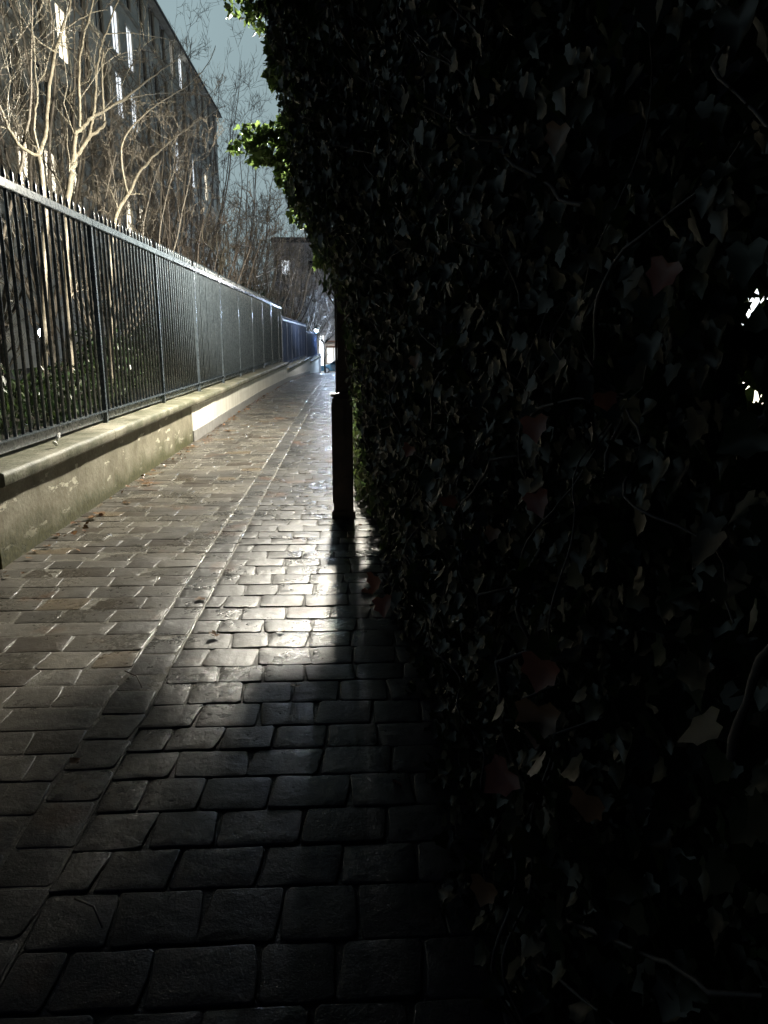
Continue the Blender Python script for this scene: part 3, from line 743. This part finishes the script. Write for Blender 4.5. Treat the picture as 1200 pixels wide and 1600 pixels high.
wild = [
 ('bushy brown bare tree filling the gap behind the leftmost pale shoots', -5.6, 11.5, 6.8, 'bark_mid', 11, 6, .30, .08),
 ('bare brown tree with upright stems seen through the nearest railing bars', -3.6, 7.4, 5.2, 'bark', 12, 4, .22, .05),
 ('tall brown bare tree in front of the middle of the long building', -6.5, 17, 9.5, 'bark_mid', 13, 10, .28, .10),
 ('tangled tan bare shrub tree at the middle of the nearest railing', -4.4, 14.2, 4.6, 'bark_mid', 41, 12, .40, .05),
 ('wide brown bare tree whose twigs meet the railing top near the step down', -4.0, 26.5, 5.0, 'bark_mid', 42, 13, .45, .06),
 ('brown bare tree behind the low spreading tree', -5.6, 21, 7.2, 'bark_mid', 43, 12, .32, .08),
 ('tall bare tree against the building between its lit windows', -7.6, 23, 11.0, 'bark', 44, 10, .24, .10),
 ('grey bare tree against the sky behind the ivy tuft', -4.8, 44, 9.0, 'bark_grey', 45, 12, .30, .08),
 ('twiggy dark bare tree arching over the bluish railing', -3.6, 39, 6.0, 'bark_mid', 46, 13, .42, .07),
 ('reddish bare shrub tree beside the low spreading tree', -3.8, 18, 4.3, 'bark_red', 14, 12, .42, .06),
 ('reddish brown bare tree behind the far half of the nearest railing', -4.6, 23, 5.6, 'bark_red', 15, 12, .38, .08),
 ('tall thin grey bare tree standing against the sky where the roof line drops', -7.5, 36, 13.5, 'bark_grey', 16, 12, .24, .10),
 ('slim grey bare tree against the sky, right of the tallest one', -6.0, 40, 11.0, 'bark_grey', 17, 12, .27, .09),
 ('brown bare tree before the lit windows near the building end', -8.2, 27, 9.0, 'bark_mid', 18, 10, .30, .10),
 ('dense dark bare tree leaning above the bluish railing', -4.2, 33, 6.0, 'bark_mid', 19, 12, .42, .08),
 ('dark bare tree over the farthest railing, left of the alley end', -3.8, 47, 6.2, 'bark_dark', 20, 12, .42, .09),
 ('olive brown bare tree at the far left in front of the building foot', -8.5, 19, 8.0, 'bark', 21, 9, .3, .08),
]
for lab, x_, y_, h_, mt, sd, n_, sp_, r_ in wild:
    wild_tree(lab, x_, y_, h_, M[mt], sd, n_, sp_, .42, r_, 3 if y_ > 10 else 2, 6, minr=.004 if y_ < 20 else .008)
tp = atY(508, 560, 76.5)
wild_tree('bare street tree with a thin trunk at the alley mouth, beyond the pillar', tp.x, 76.5, 6.5, M['bark_dark'], 31, 9, .3, gz(76), .10, 2, 6, minr=.012, start=.45)
for lab, x_, y_, h_, sd in (('grey brown bare tree beyond the pillar, its twigs before the pale end building', -3.4, 66, 9.5, 51), ('bare tree on the far side of the road left of the white glowing strip', -5.2, 88, 12, 52), ('bare tree leaning over the farthest railing beside the pillar', -3.6, 56, 7.0, 53)):
    wild_tree(lab, x_, y_, h_, M['bark_mid'], sd, 13, .38, gz(y_), .10, 3, 6, minr=.012, start=.2)
wild_tree('dark bare tree growing on the hedge side, its twigs arching over the far paving', .9, 30, 5.6, M['bark_dark'], 32, 11, .42, gz(30), .09, 3, 6, minr=.008, start=.3)

# evergreen shrubs, dark, behind the railing
def shrub(label, x, y, rad, h, n, seed, zb=.4):
    root = empty('evergreen_shrub', (x, y, zb)); tag(root, label, 'shrub', 'evergreen shrubs behind the railing')
    q = rng.normal(0,1,(n,3)); q /= np.linalg.norm(q,axis=1)[:,None]; q *= rng.uniform(.1,1,(n,1))**.4
    lob = 1+.25*np.sin(q[:,0:1]*5+seed)*np.cos(q[:,2:3]*6+seed*2)
    P = q*lob*np.array([rad, rad*1.5, h/2])+np.array([0,0,h/2])
    v, f, c = scatter(P, q.copy(), rng.uniform(.06,.11,n), 'd', .6, True)
    mesh_np('foliage', v, f, M['shrub'], root, smooth=False, col=c)
    mb = MB(); rs = random.Random(seed)
    for k in range(7):
        e_ = Vector((rs.uniform(-.6,.6)*rad, rs.uniform(-.8,.8)*rad, h*.8)); mb.tube(wob((0,0,0), e_, 4, .1, rs), [.02,.016,.012,.009,.006], 5)
    mb.build('stems', M['bark_dark'], root, smooth=True)
for i, (lab, x_, y_, r_, h_, n_) in enumerate((
    ('dark evergreen shrub behind the first railing bars at the left edge', -3.7, 7.2, .55, 1.0, 1500),
    ('low dark evergreen shrub behind the railing, second from the left edge', -3.6, 9.6, .7, .8, 1700),
    ('dark green shrub behind the railing before its first visible post', -3.9, 12.6, .8, 1.3, 2600),
    ('wide dark shrub behind the middle bays of the nearest railing', -3.9, 16.8, .9, 1.7, 2800),
    ('dark leafy shrub behind the far bays of the nearest railing', -4.0, 22.5, .9, 2.1, 2800),
    ('tall dark evergreen above the step between the railings', -4.4, 31.0, 1.2, 3.6, 4200),
    ('big dark evergreen rising behind the bluish railing', -4.6, 40.0, 1.5, 4.4, 4500),
    ('farthest dark evergreen behind the last railing', -4.6, 55.0, 1.6, 4.0, 4000))):
    shrub(lab, x_, y_, r_, h_, n_, i, .4 if y_ < 50 else .1)

# ------------------------------------------------------------------ long apartment building on the left
lit = {}
def mark(px_, py2, kind):
    p = atX(px_, py2, -12); return p.y, p.z, kind
litpx = [mark(42,255,'win_warm'), mark(80,285,'win_warm'), mark(117,305,'win_warm'), mark(198,318,'win_warm'), mark(218,335,'win_warm'), mark(100,8,'win_warm'),
         mark(182,40,'win_cool'), mark(208,80,'win_cool'), mark(190,140,'win_cool'), mark(213,170,'win_cool'), mark(283,110,'win_cool'), mark(282,240,'win_cool'), mark(298,262,'win_blue'), mark(320,287,'win_warm'), mark(307,275,'win_cool'),
         mark(275,100,'win_dim')]
bld = empty('apartment_building', (-12, 45, .3)); tag(bld, 'long tall apartment building behind the trees with a few lit windows', 'building')
bo = Vector((12, -45, -.3))
FH, Z0, NF, CW, YB0, NCOL = 3.15, 3.65, 6, 2.75, 23.725, 19
def sub(mb): mb.v = [(v[0]+bo.x, v[1]+bo.y, v[2]+bo.z) for v in mb.v]; return mb
YB1 = YB0+NCOL*CW
mb = MB(); mb.box(-24, -12.32, YB0, YB1, .2, 21.99); sub(mb).build('wall', M['facade'], bld)
WW, WH = 1.35, 2.2
yl = [YB0]; zl = [.2]
for c in range(NCOL): yc = YB0+(c+.5)*CW; yl += [yc-WW/2, yc+WW/2]
yl.append(YB1)
for f in range(NF): zl += [Z0+f*FH, Z0+f*FH+WH]
zl.append(21.9)
mb = MB(); V = [(-12.06, y, z) for z in zl for y in yl]+[(-12.318, y, z) for z in zl for y in yl]; nf_ = len(V)//2; ny_ = len(yl); F = []
for j in range(len(zl)-1):
    for i in range(ny_-1):
        q = (j*ny_+i, j*ny_+i+1, (j+1)*ny_+i+1, (j+1)*ny_+i)
        if i % 2 and j % 2:
            for k in range(4): F.append((q[k], q[(k+1) % 4], q[(k+1) % 4]+nf_, q[k]+nf_))
        else: F.append(q)
mb.add(V, F); sub(mb).build('facade_front', M['facade'], bld)
mb = MB()
for f in range(1, NF): mb.box(-12.06, -11.92, YB0, YB1, Z0+f*FH-.42, Z0+f*FH-.28)
sub(mb).build('string_courses', M['facade_low'], bld)
mb = MB(); mb.box(-12.06, -11.6, YB0, YB1, 21.5, 21.85); sub(mb).build('cornice', M['facade_low'], bld)
mb = MB(); mb.add([(-11.5,YB0-.3,21.56),(-11.5,YB1+.3,21.56),(-14.5,YB1+.3,23.0),(-14.5,YB0-.3,23.0),(-24,YB0-.3,23.0),(-24,YB1+.3,23.0),(-24,YB0-.3,21.56),(-24,YB1+.3,21.56)],
                  [(0,1,2,3),(3,2,5,4),(0,3,4,6),(1,7,5,2),(0,6,7,1)]); sub(mb).build('roof', M['roofm'], bld)
for k, yk in enumerate((34, 47, 60.5, 71)):
    mb = MB(); mb.box(-14.0, -13.0, yk, yk+1.4, 22.3, 24.1); sub(mb).build('chimney', M['facade_low'], bld)
cnt = 0
for c in range(NCOL):
    yc = YB0+(c+.5)*CW
    for f in range(NF):
        zc = Z0+f*FH+WH/2
        mt = None
        best = None
        for (ly, lz, kd) in litpx:
            if abs(ly-yc) < CW/2 and abs(lz-zc) < FH/2: mt = kd
        if f == 0 and c >= 4 and not mt: continue
        if cnt >= 100: continue
        cnt += 1
        fr = MB(); x_ = -12.14
        fr.box(x_-.03,x_+.03,yc-WW/2+.003,yc-WW/2+.07,zc-WH/2,zc+WH/2); fr.box(x_-.03,x_+.03,yc+WW/2-.07,yc+WW/2-.003,zc-WH/2,zc+WH/2)
        fr.box(x_-.03,x_+.03,yc-WW/2+.071,yc+WW/2-.071,zc+WH/2-.07,zc+WH/2-.002); fr.box(x_-.03,x_+.03,yc-WW/2+.071,yc+WW/2-.071,zc-WH/2+.002,zc-WH/2+.07)
        fr.box(x_-.02,x_+.02,yc-.03,yc+.03,zc-WH/2+.071,zc+WH/2-.071)
        o = sub(fr).build('window', M['frame'], bld)
        if mt: o['label'] = 'lit window'
        pn = MB(); pn.box(x_-.06,x_-.045,yc-WW/2+.01,yc+WW/2-.01,zc-WH/2+.01,zc+WH/2-.01); sub(pn).build('pane', M[mt] if mt else M['dark_glass'], o)

# building closing the view at the end of the alley
eb = empty('corner_building', (0, 96, -2.05)); tag(eb, 'pale building with a glowing shop front closing the far end of the alley', 'building')
mb = MB(); mb.box(-9, 16, 0.3, 12, 0, 15); mb.build('wall', M['end_wall'], eb)
mb = MB(); mb.box(-9.3, 16.3, -.1, 12.2, 15.003, 15.6); mb.build('roof', M['roofm'], eb)
mb = MB(); mb.box(-2.9, 4, .02, .298, 0, .5); mb.box(-2.9,-2.72,.02,.298,.5,2.6); mb.box(.6,4,.02,.298,.5,2.6); mb.box(-2.9,4,.02,.298,2.6,3.15); mb.build('shop_front', M['cream'], eb)
mb = MB(); mb.box(-2.8,3.8,-.06,.018,2.45,2.62); mb.build('lower_lintel', M['lintel'], eb)
mb = MB(); mb.box(-3.0,4.2,-.5,.018,3.155,3.3); mb.build('awning_edge', M['lintel'], eb)
mb = MB(); mb.box(-2.7,.58,.18,.22,.52,2.42); mb.build('shop_window', M['shop_glow'], eb)
mb = MB(); mb.box(-3.6,-3.1,.02,.22,.2,3.9); mb.build('glow_strip', M['strip_glow'], eb)  # upright panel that glows evenly, left of the shop front
mb = MB(); mb.box(-1.9,-1.82,.1,.17,.52,2.42); mb.box(-.9,-.82,.1,.17,.52,2.42); mb.build('mullion', M['lintel'], eb)
p = atY(482, 397, 96.2)
for i in range(6):
    for j in range(3):
        x_, z_ = -7.6+i*3.2, 4.6+j*3.3
        litw = (i == 0 and j == 2)
        o = MB(); o.box(x_-.55,x_+.55,.22,.297,z_,z_+1.8); o = o.build('window', M['frame'], eb)
        q = MB(); q.box(x_-.47,x_+.47,.19,.217,z_+.08,z_+1.72); q.build('pane', M['win_cool'] if litw else M['dark_glass'], o)

# car crossing the alley mouth, facing left
def car():
    root = empty('parked_car', (-1.0, 80.2, -2.052)); tag(root, 'dark blue hatchback parked across the end of the alley', 'car')
    # side outline, x towards the rear (+X)
    low = [(-2.02,.30),(-2.06,.48),(-2.0,.66),(-1.85,.78),(-1.05,.92),(-.55,1.0)]
    outl = [(-2.0,.22),(-2.06,.42),(-2.02,.62),(-1.9,.74),(-1.4,.86),(-1.0,.92),(2.0,.98),(2.06,.7),(2.04,.42),(1.98,.24)]
    cab = [(-1.02,.92),(-.32,1.38),(.1,1.46),(.9,1.46),(1.55,1.36),(2.0,.98)]
    def extr(name, prof, w0, w1, mat, par, tuck=0):
        n = len(prof); m = MB()
        zmin = min(p_[1] for p_ in prof); zmax = max(p_[1] for p_ in prof)
        def W(z): return w0+(w1-w0)*((z-zmin)/(zmax-zmin))
        V = [(x_, -W(z_), z_) for x_, z_ in prof]+[(x_, -W(z_)-.0+.0, z_) for x_, z_ in prof]
        V = [(x_, -W(z_), z_) for x_, z_ in prof]+[(x_, W(z_), z_) for x_, z_ in prof]
        m.add(V, [list(range(n)), list(range(2*n-1, n-1, -1))]+[(i, n+i, n+(i+1) % n, (i+1) % n) for i in range(n)])
        o = m.build(name, mat, par)
        bv = o.modifiers.new('bevel', 'BEVEL'); bv.width = .05; bv.segments = 3; bv.limit_method = 'ANGLE'
        return o
    body = extr('body', outl, .84, .82, M['car_blue'], root)
    extr('cabin', cab, .78, .60, M['car_blue'], root)
    for s in (-1, 1):
        m = MB()
        def y(z): return s*(.78-.18*(z-.92)/.54+.006)
        for pr in ([(-.82,.97),(-.28,1.33),(.08,1.40),(.12,.98)], [(.2,.98),(.2,1.41),(.9,1.41),(1.02,.99)], [(1.1,1.0),(1.0,1.40),(1.45,1.33),(1.72,1.02)]):
            m.add([(a, y(b_), b_) for a, b_ in pr], [(0,1,2,3)])
        m.build('side_windows', M['dark_glass'], root)
        m = MB(); m.box(-2.03,-1.82,min(s*.5,s*.8),max(s*.5,s*.8),.56,.70,bev=.02); m.build('headlight', M['light_lens'], root)
        m = MB(); m.box(-.78,-.62,min(s*.82,s*.98),max(s*.82,s*.98),.93,1.06,bev=.02); m.build('mirror', M['car_blue'], root)
        for wx in (-1.3, 1.3):
            arch = MB(); 
            for rr, yy0, yy1, nm, mt in ((.31, .68, .86, 'tyre', 'rubber'), (.20, .70, .868, 'rim', 'steel')):
                m = MB(); m.tube([(wx, s*yy0, .31), (wx, s*(yy0+.03), .31), (wx, s*(yy1-.02), .31), (wx, s*yy1, .31)], [rr*.94, rr, rr, rr*.9], 24)
                if nm == 'tyre': wh = m.build('wheel', M[mt], root, smooth=False)
                else: m.build('rim', M[mt], wh)
    m = MB(); m.add([(-.99,-.70,.955),(-.99,.70,.955),(-.37,.58,1.365),(-.37,-.58,1.365)], [(0,1,2,3)])
    o = m.build('windscreen', M['dark_glass'], root); o.location = (-.02, 0, .012)
car()

# garden lamp glimpsed through the near bars, and lit windows right of the hedge
gp = atX(70, 522, -9.0)
root = empty('garden_lamp', (gp.x, gp.y, .42)); tag(root, 'small white glowing garden lamp seen through the nearest railing bars', 'lamp')
mb = MB(); mb.lathe([(.06,0),(.05,.05),(.025,.1),(.025,gp.z-.42-.16)], n=12); mb.build('pole', M['iron'], root, smooth=True)
mb = MB(); mb.lathe([(.2*math.cos(a), gp.z-.42+.2*math.sin(a)) for a in np.linspace(-1.4,1.4,11)], n=16); mb.build('globe', M['garden_globe'], root, smooth=True)
lp = atX(1100, 741, 3.0)
root = empty('path_light', (lp.x, lp.y, 0)); tag(root, 'small low garden light glinting through the hedge at the lower right', 'lamp')
mb = MB(); mb.lathe([(.05,0),(.05,.02),(.02,.03),(.02,lp.z-.06)], n=12); mb.build('stake', M['iron'], root, smooth=True)
mb = MB(); mb.lathe([(.03,lp.z-.058),(.06,lp.z-.03),(.06,lp.z+.04),(.03,lp.z+.06)], n=14); mb.build('lens', M['garden_globe'], root, smooth=True)
rb = empty('side_house', (9, 4.5, 0)); tag(rb, 'house with lit windows glimpsed through the small gaps in the hedge at the right', 'house')
mb = MB(); mb.box(.05, 8, -4, 12, 0, 7); mb.build('wall', M['facade'], rb)
mb = MB(); mb.add([(-.3,-4.3,7),(8.3,-4.3,7),(8.3,12.3,7),(-.3,12.3,7),(4,-4.3,9.2),(4,12.3,9.2)], [(0,4,5,3),(1,2,5,4),(0,1,4),(3,5,2),(0,3,2,1)]); mb.build('roof', M['roofm'], rb)
for gx, gy, w_, h_, mt in ((1180,475,.9,1.1,'win_cool'), (1178,602,.9,.5,'win_warm'), (1090,440,.4,.4,'win_dim')):
    q = atX(gx, gy, 9.0)
    m = MB(); yc, zc = q.y-4.5, q.z; m.box(-.03,.048,yc-w_-.06,yc+w_+.06,zc-h_-.06,zc+h_+.06); o = m.build('window', M['frame'], rb)
    m = MB(); m.box(-.05,-.032,yc-w_,yc+w_,zc-h_,zc+h_); m.build('pane', M[mt], o)

# ------------------------------------------------------------------ small things on the paving and the wall
def ground_leaf(label, px_, py2, size, mat, curl=.5, rz=None, name='fallen_leaf', cat='leaf'):
    r_ = ray(px_, py2); t = CAMH/-r_[2]; X, Y = r_[0]*t, r_[1]*t
    rs = random.Random(px_*7+py2)
    T, TF = leaf_template('ivy'); m = MB(); V = []
    for q in T:
        rr = math.hypot(q[0], q[1]-.1); V.append((q[0]*size*1.2, q[1]*size, .008+size*curl*(rr**1.6)*.6+abs(rs.gauss(0,.004))))
    V2 = V; m.add(V2, [tuple(f) for f in TF]); m.tube([(0,-.1*size,.01),(0.02*size,-.5*size,.02)], .0015, 4)
    o = m.build(name, mat, None, smooth=True); o.location = (X, Y, 0); o.rotation_euler = (rs.uniform(-.15,.15), rs.uniform(-.15,.15), rs.uniform(0,6.28) if rz is None else rz)
    a = o.data.attributes.new('tint', 'FLOAT_COLOR', 'POINT'); a.data.foreach_set('color', [1.0]*(4*len(o.data.vertices)))
    tag(o, label, cat, 'fallen leaves on the paving')
for lab, px_, py2, sz, cu in (
    ('curled dead leaf with a wet shine on the gutter course', 335, 996, .055, 1.3),
    ('dark flat leaf just beyond the curled shiny one', 312, 940, .06, .5),
    ('dark leaf lying near the shadow edge at the lower left', 120, 1196, .04, .9),
    ('dark leaf on the shaded setts left of the hedge shadow', 462, 1076, .045, .7),
    ('brown leaf against the foot of the flaking wall, nearest the coping end', 90, 840, .06, .8),
    ('largest brown leaf of the pile at the foot of the flaking wall', 140, 812, .10, .7),
    ('brown leaf at the wall foot, upper edge of the pile', 155, 805, .09, .8),
    ('small pale leaf at the wall foot below the flaked patch', 73, 856, .05, .9),
    ('thin leaf lying alone out from the wall foot beyond the pile', 198, 788, .06, .4),
    ('dark leaf at the wall foot where the plaster flakes whitest', 230, 758, .08, .8),
    ('leaf at the foot of the white wall just past its near edge', 355, 675, .12, .7),
    ('small leaf resting in the dark joints beside the post shadow', 440, 990, .04, .9),
    ('brown leaf on the bright setts left of the post foot', 478, 778, .05, .6)):
    ground_leaf(lab, px_, py2, sz, M['litter'], cu)
# leaf litter nobody could count
n = 900
Y = rng.uniform(3.0, 60, n)**1.0; near = rng.random(n) < .75
X = np.where(near, -2.3+np.abs(rng.normal(0, .10, n)), .1+rng.normal(0, .1, n)); 
P = np.stack([X, Y, np.interp(Y, GY, GZ)+.012+rng.uniform(0,.012,n)], 1)
v, f, c = scatter(P, np.tile(np.array([0,0,1.0]),(n,1)), rng.uniform(.02,.05,n), 'ivy', .35, False)
tag(mesh_np('leaf_litter', v, f, M['litter'], smooth=False, col=c), kind='stuff')
# twigs
for lab, a_, b_ in (('thin dark twig on the setts left of the gutter course', (196,1052), (222,1078)), ('thin reddish twig on the dark paving at the bottom left', (118,1410), (160,1455))):
    ra, rb2 = ray(*a_), ray(*b_); pa = Vector((ra[0]*CAMH/-ra[2], ra[1]*CAMH/-ra[2], .012)); pb = Vector((rb2[0]*CAMH/-rb2[2], rb2[1]*CAMH/-rb2[2], .012))
    m = MB(); pm = (pa+pb)/2+Vector((.012,.01,.01)); m.tube([(0,0,0), pm-pa, pb-pa], [.0035,.003,.0015], 6)
    o = m.build('twig', M['bark_red'], None, smooth=True); o.location = pa; tag(o, lab, 'twig', 'twigs on the paving')
# crumpled white paper on the coping
q = atX(88, 688, -2.33)
m = MB(); rs = random.Random(3)
for k, (dx, dy, dz, L, W, an) in enumerate(((0,0,.0,.075,.03,.6), (.01,.05,.05,.08,.032,-.7))):
    pts = [Vector((0, math.cos(an)*L*s_, math.sin(an)*L*s_*-1)) for s_ in (-.5,-.2,.2,.5)]
    m.tube([(dx+p_.x+rs.uniform(-.004,.004), dy+p_.y, dz+.03+p_.z) for p_ in pts], [W*.25, W*.55, W*.5, W*.2], 7)
o = m.build('paper_scrap', M['white_paper'], None); o.location = (-2.34, q.y, .655); tag(o, 'crumpled white scrap of paper lying on the mossy coping', 'litter')
